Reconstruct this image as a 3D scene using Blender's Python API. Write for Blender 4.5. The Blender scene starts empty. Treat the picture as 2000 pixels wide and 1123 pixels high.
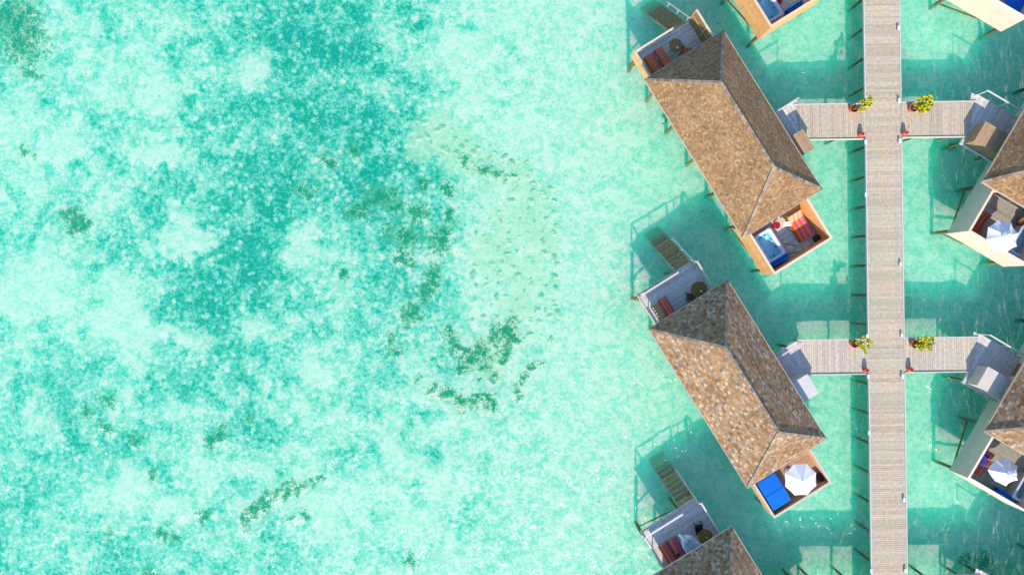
import bpy, math, random
import numpy as np
from mathutils import Vector, Matrix

random.seed(7)
rng = np.random.default_rng(11)
SC = bpy.context.scene
COL = SC.collection
CAM_H = 48.0
FPX = 2000 * 24 / 36.0
SEA_Z = 0.0
BED_Z = -1.0
DECK_Z = 1.6
SUN_EL = math.radians(35.2)


def at(px, py, z):
    """photo pixel -> world point at height z"""
    s = FPX / (CAM_H - z)
    return Vector(((px - 1000) / s, (561.5 - py) / s, z))


# ------------------------------------------------------------------ materials
def mk(name, rough=.7, nscale=6.0, namt=.25, bump=0.0, spec=.3, bscale=20.0, metal=0.0):
    m = bpy.data.materials.new(name)
    m.use_nodes = True
    t = m.node_tree
    b = t.nodes['Principled BSDF']
    b.inputs['Roughness'].default_value = rough
    b.inputs['Specular IOR Level'].default_value = spec
    b.inputs['Metallic'].default_value = metal
    a = t.nodes.new('ShaderNodeAttribute')
    a.attribute_name = 'tint'
    g = t.nodes.new('ShaderNodeTexCoord')
    n = t.nodes.new('ShaderNodeTexNoise')
    n.inputs['Scale'].default_value = nscale
    n.inputs['Detail'].default_value = 4
    t.links.new(g.outputs['Object'], n.inputs['Vector'])
    r = t.nodes.new('ShaderNodeMapRange')
    r.inputs['From Min'].default_value = .3
    r.inputs['From Max'].default_value = .7
    r.inputs['To Min'].default_value = 1 - namt
    r.inputs['To Max'].default_value = 1 + namt
    t.links.new(n.outputs['Fac'], r.inputs['Value'])
    v = t.nodes.new('ShaderNodeVectorMath')
    v.operation = 'SCALE'
    t.links.new(a.outputs['Color'], v.inputs[0])
    t.links.new(r.outputs['Result'], v.inputs['Scale'])
    t.links.new(v.outputs['Vector'], b.inputs['Base Color'])
    if bump:
        n2 = t.nodes.new('ShaderNodeTexNoise')
        n2.inputs['Scale'].default_value = bscale
        t.links.new(g.outputs['Object'], n2.inputs['Vector'])
        bp = t.nodes.new('ShaderNodeBump')
        bp.inputs['Strength'].default_value = bump
        bp.inputs['Distance'].default_value = .03
        t.links.new(n2.outputs['Fac'], bp.inputs['Height'])
        t.links.new(bp.outputs['Normal'], b.inputs['Normal'])
    return m


M = {
    'board': mk('weathered_board', .8, 5, .16, .2),
    'tile': mk('roof_shingle', .85, 9, .22, .4, .2),
    'timber': mk('varnished_timber', .6, 3, .13, .1),
    'plaster': mk('plaster', .85, 2.0, .06, .1, .2),
    'pile': mk('wet_pile', .8, 7, .35, .4),
    'fabric': mk('woven_fabric', .9, 12, .08, .15, .1),
    'canvas': mk('canvas', .85, 4, .04, .05, .1),
    'paint': mk('white_paint', .5, 6, .06),
    'clay': mk('terracotta', .75, 5, .15, .1),
    'leaf': mk('leaf', .55, 8, .25, 0, .3),
    'plastic': mk('plastic', .35, 3, .04),
    'acrylic': mk('acrylic', .18, 3, .04, 0, .5),
    'dark': mk('dark_metal', .5, 6, .1),
    'wicker': mk('wicker', .8, 14, .3, .4),
    'coral': mk('coral', .95, 4, .35, .5, .05, 9),
    'glass': mk('dark_glass', .08, 2, .05, 0, .6),
}


def water_mat(name, tint, density, bump, wscale):
    m = bpy.data.materials.new(name)
    m.use_nodes = True
    t = m.node_tree
    t.nodes.clear()
    o = t.nodes.new('ShaderNodeOutputMaterial')
    tr = t.nodes.new('ShaderNodeBsdfTransparent')
    tr.inputs[0].default_value = (*tint, 1)
    gl = t.nodes.new('ShaderNodeBsdfGlossy')
    gl.inputs['Roughness'].default_value = .12
    mx = t.nodes.new('ShaderNodeMixShader')
    lw = t.nodes.new('ShaderNodeLayerWeight')
    lw.inputs['Blend'].default_value = .5
    p = t.nodes.new('ShaderNodeMath'); p.operation = 'POWER'; p.inputs[1].default_value = 3.0
    q = t.nodes.new('ShaderNodeMath'); q.operation = 'MULTIPLY_ADD'; q.inputs[1].default_value = .5; q.inputs[2].default_value = .03
    tc = t.nodes.new('ShaderNodeTexCoord')
    mp = t.nodes.new('ShaderNodeMapping'); mp.inputs['Rotation'].default_value = (0, 0, .9); mp.inputs['Scale'].default_value = (1, .45, 1)
    n = t.nodes.new('ShaderNodeTexNoise'); n.inputs['Scale'].default_value = wscale; n.inputs['Detail'].default_value = 5; n.inputs['Distortion'].default_value = .6
    bp = t.nodes.new('ShaderNodeBump'); bp.inputs['Strength'].default_value = bump; bp.inputs['Distance'].default_value = .5
    L = t.links.new
    L(tc.outputs['Object'], mp.inputs['Vector']); L(mp.outputs['Vector'], n.inputs['Vector'])
    L(n.outputs['Fac'], bp.inputs['Height'])
    L(bp.outputs['Normal'], gl.inputs['Normal']); L(bp.outputs['Normal'], lw.inputs['Normal'])
    L(lw.outputs['Facing'], p.inputs[0]); L(p.outputs[0], q.inputs[0]); L(q.outputs[0], mx.inputs[0])
    L(tr.outputs[0], mx.inputs[1]); L(gl.outputs[0], mx.inputs[2]); L(mx.outputs[0], o.inputs['Surface'])
    if density:
        pv = t.nodes.new('ShaderNodeVolumePrincipled')
        pv.inputs['Density'].default_value = density
        pv.inputs['Color'].default_value = WATER_SCATTER
        pv.inputs['Absorption Color'].default_value = WATER_ABSORB
        pv.inputs['Anisotropy'].default_value = 0
        L(pv.outputs[0], o.inputs['Volume'])
    return m


WATER_SCATTER = (0.0, 1.0, .61, 1)
WATER_ABSORB = (.30, 1, .68, 1)

# ------------------------------------------------------------------ mesh builder


def jit(c, a=.1, h=.03):
    k = 1 + random.uniform(-a, a)
    return tuple(max(0, x * k * (1 + random.uniform(-h, h))) for x in c)


class MB:
    def __init__(self, m=1):
        self.v, self.f, self.c, self.m = [], [], [], m

    def add(self, vs, fs, col):
        o = len(self.v)
        self.v += [tuple(p) for p in vs]
        self.f += [tuple(i + o for i in f) for f in fs]
        self.c += [col] * len(fs)

    def box(self, x0, x1, y0, y1, z0, z1, col):
        x0, x1 = sorted((x0, x1)); y0, y1 = sorted((y0, y1)); z0, z1 = sorted((z0, z1))
        self.add([(x0, y0, z0), (x1, y0, z0), (x1, y1, z0), (x0, y1, z0), (x0, y0, z1), (x1, y0, z1), (x1, y1, z1), (x0, y1, z1)],
                 [(0, 3, 2, 1), (4, 5, 6, 7), (0, 1, 5, 4), (1, 2, 6, 5), (2, 3, 7, 6), (3, 0, 4, 7)], col)

    def bar(self, p, q, w, h, col, up=(0, 0, 1)):
        """rectangular bar from p to q, w wide across, h along up"""
        p, q, up = Vector(p), Vector(q), Vector(up)
        d = (q - p).normalized()
        s = d.cross(up)
        if s.length < 1e-4:
            s = Vector((1, 0, 0))
        s.normalize()
        u = s.cross(d).normalized()
        s *= w / 2; u *= h / 2
        vs = [p - s - u, p + s - u, p + s + u, p - s + u, q - s - u, q + s - u, q + s + u, q - s + u]
        self.add(vs, [(0, 1, 2, 3), (7, 6, 5, 4), (0, 4, 5, 1), (1, 5, 6, 2), (2, 6, 7, 3), (3, 7, 4, 0)], col)

    def prism(self, poly, z0, z1, col):
        a = sum(poly[i][0] * poly[(i + 1) % len(poly)][1] - poly[(i + 1) % len(poly)][0] * poly[i][1] for i in range(len(poly)))
        if a < 0:
            poly = poly[::-1]
        n = len(poly)
        vs = [(x, y, z0) for x, y in poly] + [(x, y, z1) for x, y in poly]
        fs = [tuple(range(n))[::-1], tuple(range(n, 2 * n))] + [(i, (i + 1) % n, n + (i + 1) % n, n + i) for i in range(n)]
        self.add(vs, fs, col)

    def tube(self, p, q, r0, r1, col, n=8):
        p, q = Vector(p), Vector(q)
        d = (q - p).normalized()
        s = d.cross(Vector((0, 0, 1)))
        if s.length < 1e-3:
            s = Vector((1, 0, 0))
        s.normalize()
        u = d.cross(s)
        vs = []
        for c, r in ((p, r0), (q, r1)):
            for i in range(n):
                a = 2 * math.pi * i / n
                vs.append(c + (s * math.cos(a) + u * math.sin(a)) * r)
        fs = [(i, (i + 1) % n, n + (i + 1) % n, n + i) for i in range(n)] + [tuple(range(n))[::-1], tuple(range(n, 2 * n))]
        self.add(vs, fs, col)

    def path(self, pts, r, col, n=7):
        for a, b, i in zip(pts, pts[1:], range(len(pts))):
            ra = r[i] if isinstance(r, (list, tuple)) else r
            rb = r[i + 1] if isinstance(r, (list, tuple)) else r
            self.tube(a, b, ra, rb, col, n)

    def lathe(self, prof, col, c=(0, 0, 0), n=20, sx=1, sy=1):
        vs, fs = [], []
        k = len(prof)
        for r, z in prof:
            for i in range(n):
                a = 2 * math.pi * i / n
                vs.append((c[0] + r * sx * math.cos(a), c[1] + r * sy * math.sin(a), c[2] + z))
        for j in range(k - 1):
            for i in range(n):
                i2 = (i + 1) % n
                fs.append((j * n + i, j * n + i2, (j + 1) * n + i2, (j + 1) * n + i))
        fs.append(tuple(range(n))[::-1])
        fs.append(tuple((k - 1) * n + i for i in range(n)))
        self.add(vs, fs, col)

    def grid(self, fn, nu, nv, colfn):
        """surface fn(s,t) s,t in 0..1"""
        o = len(self.v)
        for i in range(nu + 1):
            for j in range(nv + 1):
                self.v.append(tuple(fn(i / nu, j / nv)))
        for i in range(nu):
            for j in range(nv):
                a = o + i * (nv + 1) + j
                self.f.append((a, a + nv + 1, a + nv + 2, a + 1))
                self.c.append(colfn((i + .5) / nu, (j + .5) / nv))

    def build(self, name, mat, parent=None, smooth=False):
        me = bpy.data.meshes.new(name)
        vs = self.v if self.m > 0 else [(x, -y, z) for x, y, z in self.v]
        fs = self.f if self.m > 0 else [f[::-1] for f in self.f]
        me.from_pydata([tuple(p) for p in vs], [], fs)
        a = me.attributes.new('tint', 'FLOAT_COLOR', 'FACE')
        a.data.foreach_set('color', np.array([(*c, 1.0) for c in self.c], dtype=np.float32).ravel())
        me.materials.append(M[mat] if isinstance(mat, str) else mat)
        if smooth:
            me.polygons.foreach_set('use_smooth', [True] * len(me.polygons))
        me.update()
        o = bpy.data.objects.new(name, me)
        COL.objects.link(o)
        if parent is not None:
            o.parent = parent
        return o


def tag(o, label=None, cat=None, group=None, kind=None):
    for k, v in (('label', label), ('category', cat), ('group', group), ('kind', kind)):
        if v:
            o[k] = v
    return o


def thing(name, label, cat, loc=(0, 0, 0), rz=0.0, group=None):
    o = bpy.data.objects.new(name, None)
    o.empty_display_size = .3
    COL.objects.link(o)
    o.location = loc
    o.rotation_euler = (0, 0, rz)
    return tag(o, label, cat, group)


def copy_thing(o, loc, rz=None, label=None):
    def rec(s, parent):
        c = s.copy()
        COL.objects.link(c)
        if parent is not None:
            c.parent = parent
        for ch in [x for x in s.children]:
            rec(ch, c)
        return c
    c = rec(o, None)
    c.location = loc
    if rz is not None:
        c.rotation_euler = (0, 0, rz)
    if label:
        c['label'] = label
    return c


# ------------------------------------------------------------------ world, sun, camera
W = bpy.data.worlds.new('World')
SC.world = W
W.use_nodes = True
sky = W.node_tree.nodes.new('ShaderNodeTexSky')
sky.sky_type = 'NISHITA'
sky.sun_disc = False
sky.sun_elevation = SUN_EL
sky.sun_rotation = math.radians(180)
sky.ozone_density = 4.5
sky.dust_density = .2
bg = W.node_tree.nodes['Background']
bg.inputs[1].default_value = .135
W.node_tree.links.new(sky.outputs[0], bg.inputs[0])
sl = bpy.data.lights.new('sun', 'SUN')
sl.energy = 2.6
sl.angle = math.radians(.7)
sl.color = (1, .91, .78)
so = bpy.data.objects.new('sun', sl)
so.rotation_euler = (math.radians(90) - SUN_EL, 0, math.radians(0))
so.location = (0, -40, 40)
COL.objects.link(so)
cd = bpy.data.cameras.new('camera')
cd.sensor_width = 36
cd.lens = 24
cd.clip_end = 5000
co = bpy.data.objects.new('camera', cd)
co.location = (0, 0, CAM_H)
COL.objects.link(co)
SC.camera = co
SC.view_settings.view_transform = 'Standard'
SC.view_settings.look = 'None'
SC.view_settings.exposure = 1.1
SC.cycles.volume_bounces = 9
SC.cycles.max_bounces = 14
SC.cycles.transparent_max_bounces = 16
SC.cycles.caustics_reflective = False
SC.cycles.use_denoising = True
SC.cycles.denoising_prefilter = 'NONE'

# ------------------------------------------------------------------ sea bed
TABLE = """
5323444578 7643211111
4223345578 8642111111
3223234567 8753211111
2233234667 7763111111
2124346557 6753211111
3234456777 6775311111
3433577886 5765311111
3234532884 5665211111
2235677786 4544211112
2123478864 3444101112
3343245732 3433121111
4444356532 3432221111
3454344333 4432221111
3454444443 3223222111
3444233322 2212222111
4444234421 1222222111
5544434322 2222222111
5444444333 3222221122
"""
TB = np.array([[int(c) for c in r.replace(' ', '')] for r in TABLE.split('\n') if r.strip()], dtype=float) / 9.0
SB = FPX / (CAM_H - BED_Z)


def vnoise(x, y, scale, seed):
    r = np.random.default_rng(seed)
    lat = r.random((256, 256))
    X, Y = x * scale, y * scale
    i, j = np.floor(X).astype(int), np.floor(Y).astype(int)
    fx, fy = X - i, Y - j
    fx, fy = fx * fx * (3 - 2 * fx), fy * fy * (3 - 2 * fy)
    g = lambda a, b: lat[a % 256, b % 256]
    return (g(i, j) * (1 - fx) * (1 - fy) + g(i + 1, j) * fx * (1 - fy) + g(i, j + 1) * (1 - fx) * fy + g(i + 1, j + 1) * fx * fy)


def fbm(x, y, scale, seed, o=4):
    s, a, t = 0, 1, 0
    for k in range(o):
        s = s + a * vnoise(x, y, scale * 2 ** k, seed + k); t += a; a *= .55
    return s / t


def sstep(a, b, x):
    t = np.clip((x - a) / (b - a), 0, 1)
    return t * t * (3 - 2 * t)


core_x = np.arange(-40, 44.01, .16)
core_y = np.arange(-24, 24.01, .16)
far = np.array([46, 52, 65, 90, 150, 300, 700, 1600])
gx = np.concatenate([-far[::-1], core_x, far])
gy = np.concatenate([-far[::-1] * 1.0, core_y, far * 1.0])
gy = np.unique(gy[(np.abs(gy) <= 24.01) | (np.abs(gy) > 30)])
X, Y = np.meshgrid(gx, gy, indexing='ij')
x, y = X.ravel(), Y.ravel()
px, py = x * SB + 1000, 561.5 - y * SB
# warp a little so that the coarse table leaves no grid pattern
wx = px + (fbm(x, y, .45, 31) - .5) * 130 + (fbm(x, y, 1.6, 33) - .5) * 60
wy = py + (fbm(x, y, .45, 41) - .5) * 130 + (fbm(x, y, 1.6, 43) - .5) * 60
cj = np.clip(wx / 62.5 - .5, 0, 18.999); ci = np.clip(wy / 62.5 - .5, 0, 16.999)
i0, j0 = ci.astype(int), cj.astype(int)
fi, fj = ci - i0, cj - j0
cover = (TB[i0, j0] * (1 - fi) * (1 - fj) + TB[i0 + 1, j0] * fi * (1 - fj) + TB[i0, j0 + 1] * (1 - fi) * fj + TB[i0 + 1, j0 + 1] * fi * fj)
cover += ((fbm(x, y, .42, 55) - .5) * .6 + (fbm(x, y, .9, 65, 3) - .5) * .75) * sstep(1180, 800, px)
PALE = [(370, 468, 48, 40), (70, 560, 70, 55), (265, 600, 55, 70), (490, 640, 35, 40), (345, 650, 50, 28), (510, 150, 40, 30), (300, 180, 55, 45), (130, 290, 70, 35), (325, 310, 45, 35), (560, 490, 35, 40), (250, 930, 55, 40), (345, 1010, 40, 25)]
for (a, b, rx, ry) in PALE:
    d = np.sqrt(((wx * .7 + px * .3 - a) / rx) ** 2 + ((wy * .7 + py * .3 - b) / ry) ** 2)
    cover -= .5 * sstep(1.5, .3, d)
GREEN = [(25, 35, 46), (45, 80, 40), (62, 145, 14), (140, 430, 22), (165, 435, 14), (640, 318, 15), (600, 375, 11), (735, 385, 20), (715, 400, 14), (760, 372, 10), (700, 415, 18), (815, 415, 20), (765, 405, 14), (780, 455, 18), (800, 470, 18), (860, 465, 22), (872, 368, 12), (880, 422, 14), (790, 505, 16), (840, 540, 20), (830, 570, 18), (800, 610, 18), (765, 655, 10), (770, 680, 12), (868, 650, 14), (880, 675, 14), (985, 650, 25), (1000, 668, 14), (985, 695, 12), (900, 685, 12), (918, 700, 13), (912, 722, 10), (942, 722, 9), (960, 738, 7), (1042, 712, 9), (1028, 735, 12), (1008, 762, 12), (820, 738, 7), (845, 758, 7), (872, 768, 12), (898, 786, 14), (935, 786, 13), (962, 780, 11), (632, 935, 9), (612, 943, 10), (585, 950, 8), (562, 956, 11), (542, 966, 10), (525, 976, 10), (508, 990, 9), (492, 1006, 11), (477, 1022, 10), (595, 1010, 8), (565, 1018, 6), (345, 1050, 14), (315, 1050, 12), (400, 1002, 13), (430, 845, 14), (412, 858, 10), (482, 822, 9), (210, 785, 14), (170, 805, 10), (205, 838, 11), (265, 855, 13), (295, 932, 11), (800, 1095, 14), (290, 1118, 12), (950, 335, 15), (905, 318, 12), (970, 342, 8), (1000, 350, 8), (830, 355, 12), (690, 300, 12), (215, 1040, 10), (55, 300, 9), (75, 145, 9), (665, 545, 9), (945, 690, 20)]
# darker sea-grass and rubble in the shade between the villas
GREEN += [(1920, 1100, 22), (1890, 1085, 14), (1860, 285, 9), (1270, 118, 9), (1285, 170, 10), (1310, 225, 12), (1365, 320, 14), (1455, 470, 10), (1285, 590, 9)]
green = np.zeros_like(x)
gwx = px + (fbm(x, y, 1.3, 71) - .5) * 46
gwy = py + (fbm(x, y, 1.3, 81) - .5) * 46
for (a, b, r) in GREEN:
    d = np.sqrt((gwx - a) ** 2 + (gwy - b) ** 2) / (r * 1.25)
    green = np.maximum(green, np.clip(1.25 - d, 0, 1))
RUB = [(850, 260, 55), (900, 300, 60), (950, 330, 50), (1010, 350, 45), (1040, 400, 55), (1060, 470, 50), (1000, 440, 60), (960, 500, 55), (1030, 540, 55), (950, 700, 55), (820, 290, 40), (1010, 600, 50)]
rub = np.zeros_like(x)
for (a, b, r) in RUB:
    d = np.sqrt((gwx - a) ** 2 + (gwy - b) ** 2) / r
    rub = np.maximum(rub, sstep(1.2, .3, d))
warm = sstep(1150, 1420, px + (fbm(x, y, .3, 77) - .5) * 300)   # near the villas the sand is filmed green
cover = np.clip(cover, 0, 1.1)
cover = np.where(cover > .6, .6 + (cover - .6) * .45, cover)
inside = (np.abs(x) < 46) & (np.abs(y) < 30)
z = BED_Z - .12 * cover + (fbm(x, y, .3, 91) - .5) * .14 + (fbm(x, y, 1.9, 95) - .5) * .1 + green * .08
nx, ny = len(gx), len(gy)
idx = np.arange(nx * ny).reshape(nx, ny)
quads = np.stack([idx[:-1, :-1], idx[1:, :-1], idx[1:, 1:], idx[:-1, 1:]], -1).reshape(-1, 4)
me = bpy.data.meshes.new('seabed')
me.vertices.add(nx * ny)
me.vertices.foreach_set('co', np.stack([x, y, z], 1).astype(np.float32).ravel())
me.loops.add(len(quads) * 4)
me.loops.foreach_set('vertex_index', quads.astype(np.int32).ravel())
me.polygons.add(len(quads))
me.polygons.foreach_set('loop_start', np.arange(0, len(quads) * 4, 4, dtype=np.int32))
me.polygons.foreach_set('loop_total', np.full(len(quads), 4, dtype=np.int32))
me.polygons.foreach_set('use_smooth', [True] * len(quads))
me.update(calc_edges=True)
at_ = me.attributes.new('growth', 'FLOAT_COLOR', 'POINT')
at_.data.foreach_set('color', np.stack([cover, green, rub, warm], 1).astype(np.float32).ravel())


def seabed_mat():
    m = bpy.data.materials.new('sand_and_algae')
    m.use_nodes = True
    t = m.node_tree
    b = t.nodes['Principled BSDF']
    b.inputs['Roughness'].default_value = .95
    b.inputs['Specular IOR Level'].default_value = .05
    L = t.links.new
    N = t.nodes.new

    def noise(scale, detail=5, rough=.6, dist=0.0):
        n = N('ShaderNodeTexNoise'); n.inputs['Scale'].default_value = scale; n.inputs['Detail'].default_value = detail
        n.inputs['Roughness'].default_value = rough; n.inputs['Distortion'].default_value = dist
        L(tc.outputs['Object'], n.inputs['Vector'])
        return n.outputs['Fac']

    def math_(op, a, b_=None, c=None):
        n = N('ShaderNodeMath'); n.operation = op
        for i, v in enumerate((a, b_, c)):
            if v is None:
                continue
            if isinstance(v, (int, float)):
                n.inputs[i].default_value = v
            else:
                L(v, n.inputs[i])
        return n.outputs[0]

    def rng_(v, a, b_, c=0.0, d=1.0):
        n = N('ShaderNodeMapRange'); n.interpolation_type = 'SMOOTHSTEP'
        for k, q in (('From Min', a), ('From Max', b_), ('To Min', c), ('To Max', d)):
            n.inputs[k].default_value = q
        L(v, n.inputs['Value'])
        return n.outputs['Result']

    def mix(f, a, b_):
        n = N('ShaderNodeMix'); n.data_type = 'RGBA'
        if isinstance(f, (int, float)):
            n.inputs[0].default_value = f
        else:
            L(f, n.inputs[0])
        for i, v in ((6, a), (7, b_)):
            if isinstance(v, tuple):
                n.inputs[i].default_value = (*v, 1)
            else:
                L(v, n.inputs[i])
        return n.outputs[2]
    tc = N('ShaderNodeTexCoord')
    at = N('ShaderNodeAttribute'); at.attribute_name = 'growth'
    sp = N('ShaderNodeSeparateColor'); L(at.outputs['Color'], sp.inputs[0])
    C, G, R = sp.outputs[0], sp.outputs[1], sp.outputs[2]
    WARM = at.outputs['Alpha']
    n1 = noise(1.25, 6, .68, .3)
    n2 = noise(3.6, 5, .62)
    n3 = noise(9.0, 4, .6)
    nb = noise(.28, 3, .5)
    vo = N('ShaderNodeTexVoronoi'); vo.inputs['Scale'].default_value = 1.55; vo.inputs['Randomness'].default_value = 1
    L(tc.outputs['Object'], vo.inputs['Vector'])
    spots = rng_(vo.outputs['Distance'], .18, .40, 1, 0)     # pale bare discs in the growth
    # teal growth
    amp = math_('MULTIPLY_ADD', math_('MINIMUM', math_('MULTIPLY', C, 2.4), 1.0), .70, .42)
    nn = math_('MULTIPLY_ADD', math_('SUBTRACT', n2, .5), 1.45, math_('MULTIPLY', math_('SUBTRACT', n1, .5), 1.5))
    nn = math_('MULTIPLY_ADD', math_('SUBTRACT', n3, .5), .8, nn)
    m3 = math_('MULTIPLY_ADD', nn, amp, C)
    m4 = math_('SUBTRACT', m3, math_('MULTIPLY', math_('MULTIPLY', spots, C), .55))
    sand = mix(WARM, (.90, .735, .58), (.53, .80, .56))
    sand = mix(rng_(n3, .35, .7), sand, mix(WARM, (.97, .80, .64), (.74, .84, .62)))
    # light green film on the sand
    film = math_('MULTIPLY', rng_(math_('MULTIPLY_ADD', math_('SUBTRACT', n3, .5), .8, math_('MULTIPLY_ADD', math_('SUBTRACT', n2, .5), 1.3, n1)), .38, .70), math_('MULTIPLY_ADD', WARM, .36, .52))
    sand = mix(film, sand, (.28, .70, .42))
    thin = mix(rng_(m4, .0, .46), sand, (.34, .62, .42))
    mid = mix(rng_(m4, .32, .76), thin, (.09, .42, .30))
    deep = mix(rng_(m4, .55, .95), mid, (.004, .14, .10))
    # loose reef rubble, yellowish
    rm = math_('MULTIPLY', rng_(math_('MULTIPLY_ADD', math_('SUBTRACT', n1, .5), 1.4, R), .25, .95), .62)
    rubc = mix(rng_(n2, .35, .65), (.76, .70, .42), (.58, .66, .38))
    deep = mix(rm, deep, rubc)
    # dark green clumps with olive rims
    gpres = rng_(G, .02, .2)
    gm0 = math_('MULTIPLY', gpres, math_('MULTIPLY_ADD', math_('SUBTRACT', n2, .5), 3.0, math_('MULTIPLY_ADD', math_('SUBTRACT', n3, .5), 2.6, math_('MULTIPLY_ADD', math_('SUBTRACT', n1, .5), .8, math_('MULTIPLY', G, 1.18)))))
    rim = math_('MULTIPLY', rng_(gm0, .15, .6), .7)
    g0 = mix(rim, deep, (.24, .38, .08))
    g1 = mix(rng_(gm0, .36, 1.15), g0, (.012, .06, .008))
    # scattered dark specks
    s1 = N('ShaderNodeTexVoronoi'); s1.inputs['Scale'].default_value = 1.9
    L(tc.outputs['Object'], s1.inputs['Vector'])
    sc_ = N('ShaderNodeSeparateColor'); L(s1.outputs['Color'], sc_.inputs[0])
    speck = math_('MULTIPLY', rng_(s1.outputs['Distance'], .10, .2, 1, 0), rng_(sc_.outputs[0], .80, .95))
    speck = math_('MULTIPLY', speck, rng_(n1, .35, .6, .2, .8))
    g2 = mix(speck, g1, (.08, .30, .20))
    L(g2, b.inputs['Base Color'])
    bp = N('ShaderNodeBump'); bp.inputs['Strength'].default_value = .5; bp.inputs['Distance'].default_value = .12
    L(n2, bp.inputs['Height']); L(bp.outputs['Normal'], b.inputs['Normal'])
    return m


me.materials.append(seabed_mat())
o = bpy.data.objects.new('seabed', me)
COL.objects.link(o)
tag(o, 'pale sand sea bed with turquoise algae and dark green coral clumps', 'sea bed', kind='structure')

# water body: one closed box from just under the bed to the surface
wm = water_mat('lagoon_water', (1, 1, 1), .46, 1.0, 1.5)
wb = MB()
wb.box(-1550, 1550, -1550, 1550, -1.9, SEA_Z, (0, .5, .5))
o = wb.build('water', wm)
tag(o, 'clear turquoise lagoon water', 'water', kind='structure')

# coral mounds laid out on the sand: low lumpy domes
cm = []
for k in range(3):
    b = MB()
    rr = random.Random(k + 3)
    n, rings = 12, 4
    vs, fs = [], []
    ph = [rr.uniform(0, 6.28) for _ in range(4)]
    for j in range(rings + 1):
        f = j / rings
        for i in range(n):
            a = 2 * math.pi * i / n
            rad = .33 * math.cos(f * math.pi / 2 * .93) * (1 + .2 * math.sin(2 * a + ph[0]) + .12 * math.sin(5 * a + ph[1]))
            zz = .22 * math.sin(f * math.pi / 2) * (1 + .15 * math.sin(3 * a + ph[2])) - .1
            vs.append((rad * math.cos(a), rad * math.sin(a), zz))
    for j in range(rings):
        for i in range(n):
            fs.append((j * n + i, j * n + (i + 1) % n, (j + 1) * n + (i + 1) % n, (j + 1) * n + i))
    fs.append(tuple(rings * n + i for i in range(n)))
    b.add(vs, fs, [(.62, .60, .38), (.50, .56, .34), (.66, .66, .44)][k])
    b.c = [jit(c, .3) for c in b.c]
    cm.append(b)
spots = []
for r in range(13):
    for c in range(8):
        a = 925 + c * 22 + (r % 2) * 7 + random.uniform(-6, 6)
        q = 372 + r * 21 + random.uniform(-7, 7)
        if random.random() < .82 and not (a < 990 and q < 400):
            spots.append((a, q))
for (a0, b0, a1, b1, n) in ((810, 232, 920, 275, 7), (812, 262, 930, 315, 8), (900, 285, 1045, 330, 10), (925, 322, 1060, 362, 10), (1000, 640, 1095, 665, 4), (1040, 605, 1100, 620, 3)):
    for i in range(n):
        f = (i + .5) / n
        spots.append((a0 + (a1 - a0) * f + random.uniform(-7, 7), b0 + (b1 - b0) * f + random.uniform(-8, 8)))
proto = [b.build('coral_mound', 'coral', smooth=True) for b in cm]
for i, (a, q) in enumerate(spots):
    o = proto[i] if i < 3 else proto[i % 3].copy()
    if i >= 3:
        COL.objects.link(o)
    p = at(a, q, BED_Z)
    o.location = (p.x, p.y, BED_Z - .02)
    s = random.uniform(.4, .95)
    o.scale = (s * random.uniform(.8, 1.25), s * random.uniform(.8, 1.2), s * random.uniform(.7, 1.2))
    o.rotation_euler = (0, 0, random.uniform(0, 6.28))
    tag(o, 'small round coral mound among the rows of mounds on pale sand under shallow water', 'coral', 'coral mounds on the sand')

# ------------------------------------------------------------------ shared colours
GREY = (.54, .44, .315)
GREYD = (.66, .59, .51)
KERB = (.64, .59, .53)
ORANGE = (.82, .42, .17)
CREAM = (.72, .57, .43)
PILE = (.17, .15, .05)
AXD = Vector((-.01336, 1, 0)).normalized()
AXN = Vector((1, .01336, 0)).normalized()
AX0 = Vector((25.375, 0, 0))
AXROT = math.atan2(-AXD.x, AXD.y)


def boards_x(b, x0, x1, y0, y1, z1, col, w=.14, gap=.012, th=.035, ja=.11):
    """boards whose length runs along y, laid side by side along x"""
    n = max(1, round((x1 - x0) / w)); w = (x1 - x0) / n
    for i in range(n):
        b.box(x0 + i * w + gap / 2, x0 + (i + 1) * w - gap / 2, y0, y1, z1 - th, z1 + random.uniform(-.003, .003), jit(col, ja, .035))


def boards_y(b, x0, x1, y0, y1, z1, col, w=.14, gap=.012, th=.035, ja=.11):
    n = max(1, round((y1 - y0) / w)); w = (y1 - y0) / n
    for i in range(n):
        b.box(x0, x1, y0 + i * w + gap / 2, y0 + (i + 1) * w - gap / 2, z1 - th, z1 + random.uniform(-.003, .003), jit(col, ja, .035))


def pile(b, x_, y_, top, r=.085):
    lean = random.uniform(-.03, .03), random.uniform(-.03, .03)
    b.tube((x_ + lean[0], y_ + lean[1], BED_Z - .35), (x_, y_, top), r * 1.08, r, jit(PILE, .3, .1), 9)


# ------------------------------------------------------------------ jetty
HALF = 1.215
jt = thing('jetty', 'long straight grey plank jetty running down the water between two rows of villas', 'jetty', (AX0.x, 0, 0), AXROT)
b = MB()
y_ = -30.0
while y_ < 30:
    w = .142
    c = jit(GREY, .13, .03)
    # middle of the deck is walked to a warmer tone
    e0, e1 = -.62 + random.gauss(0, .13), .55 + random.gauss(0, .13)
    k = random.uniform(.2, 1)
    side_c = (c[0] * (1 - .02 * k), c[1], c[2] * (1 + .05 * k))
    mid_c = (c[0] * (1 + .035 * k), c[1] * .99, c[2] * (1 - .06 * k))
    pts_ = [-HALF + .03, e0 - .12, e0 + .12, e1 - .12, e1 + .12, HALF - .03]
    half_c = tuple((p_ + q_) / 2 for p_, q_ in zip(side_c, mid_c))
    for a_, b_, cc in zip(pts_, pts_[1:], (side_c, half_c, mid_c, half_c, side_c)):
        b.box(a_, b_, y_, y_ + w - .012, DECK_Z - .035, DECK_Z, cc)
    y_ += w
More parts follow.
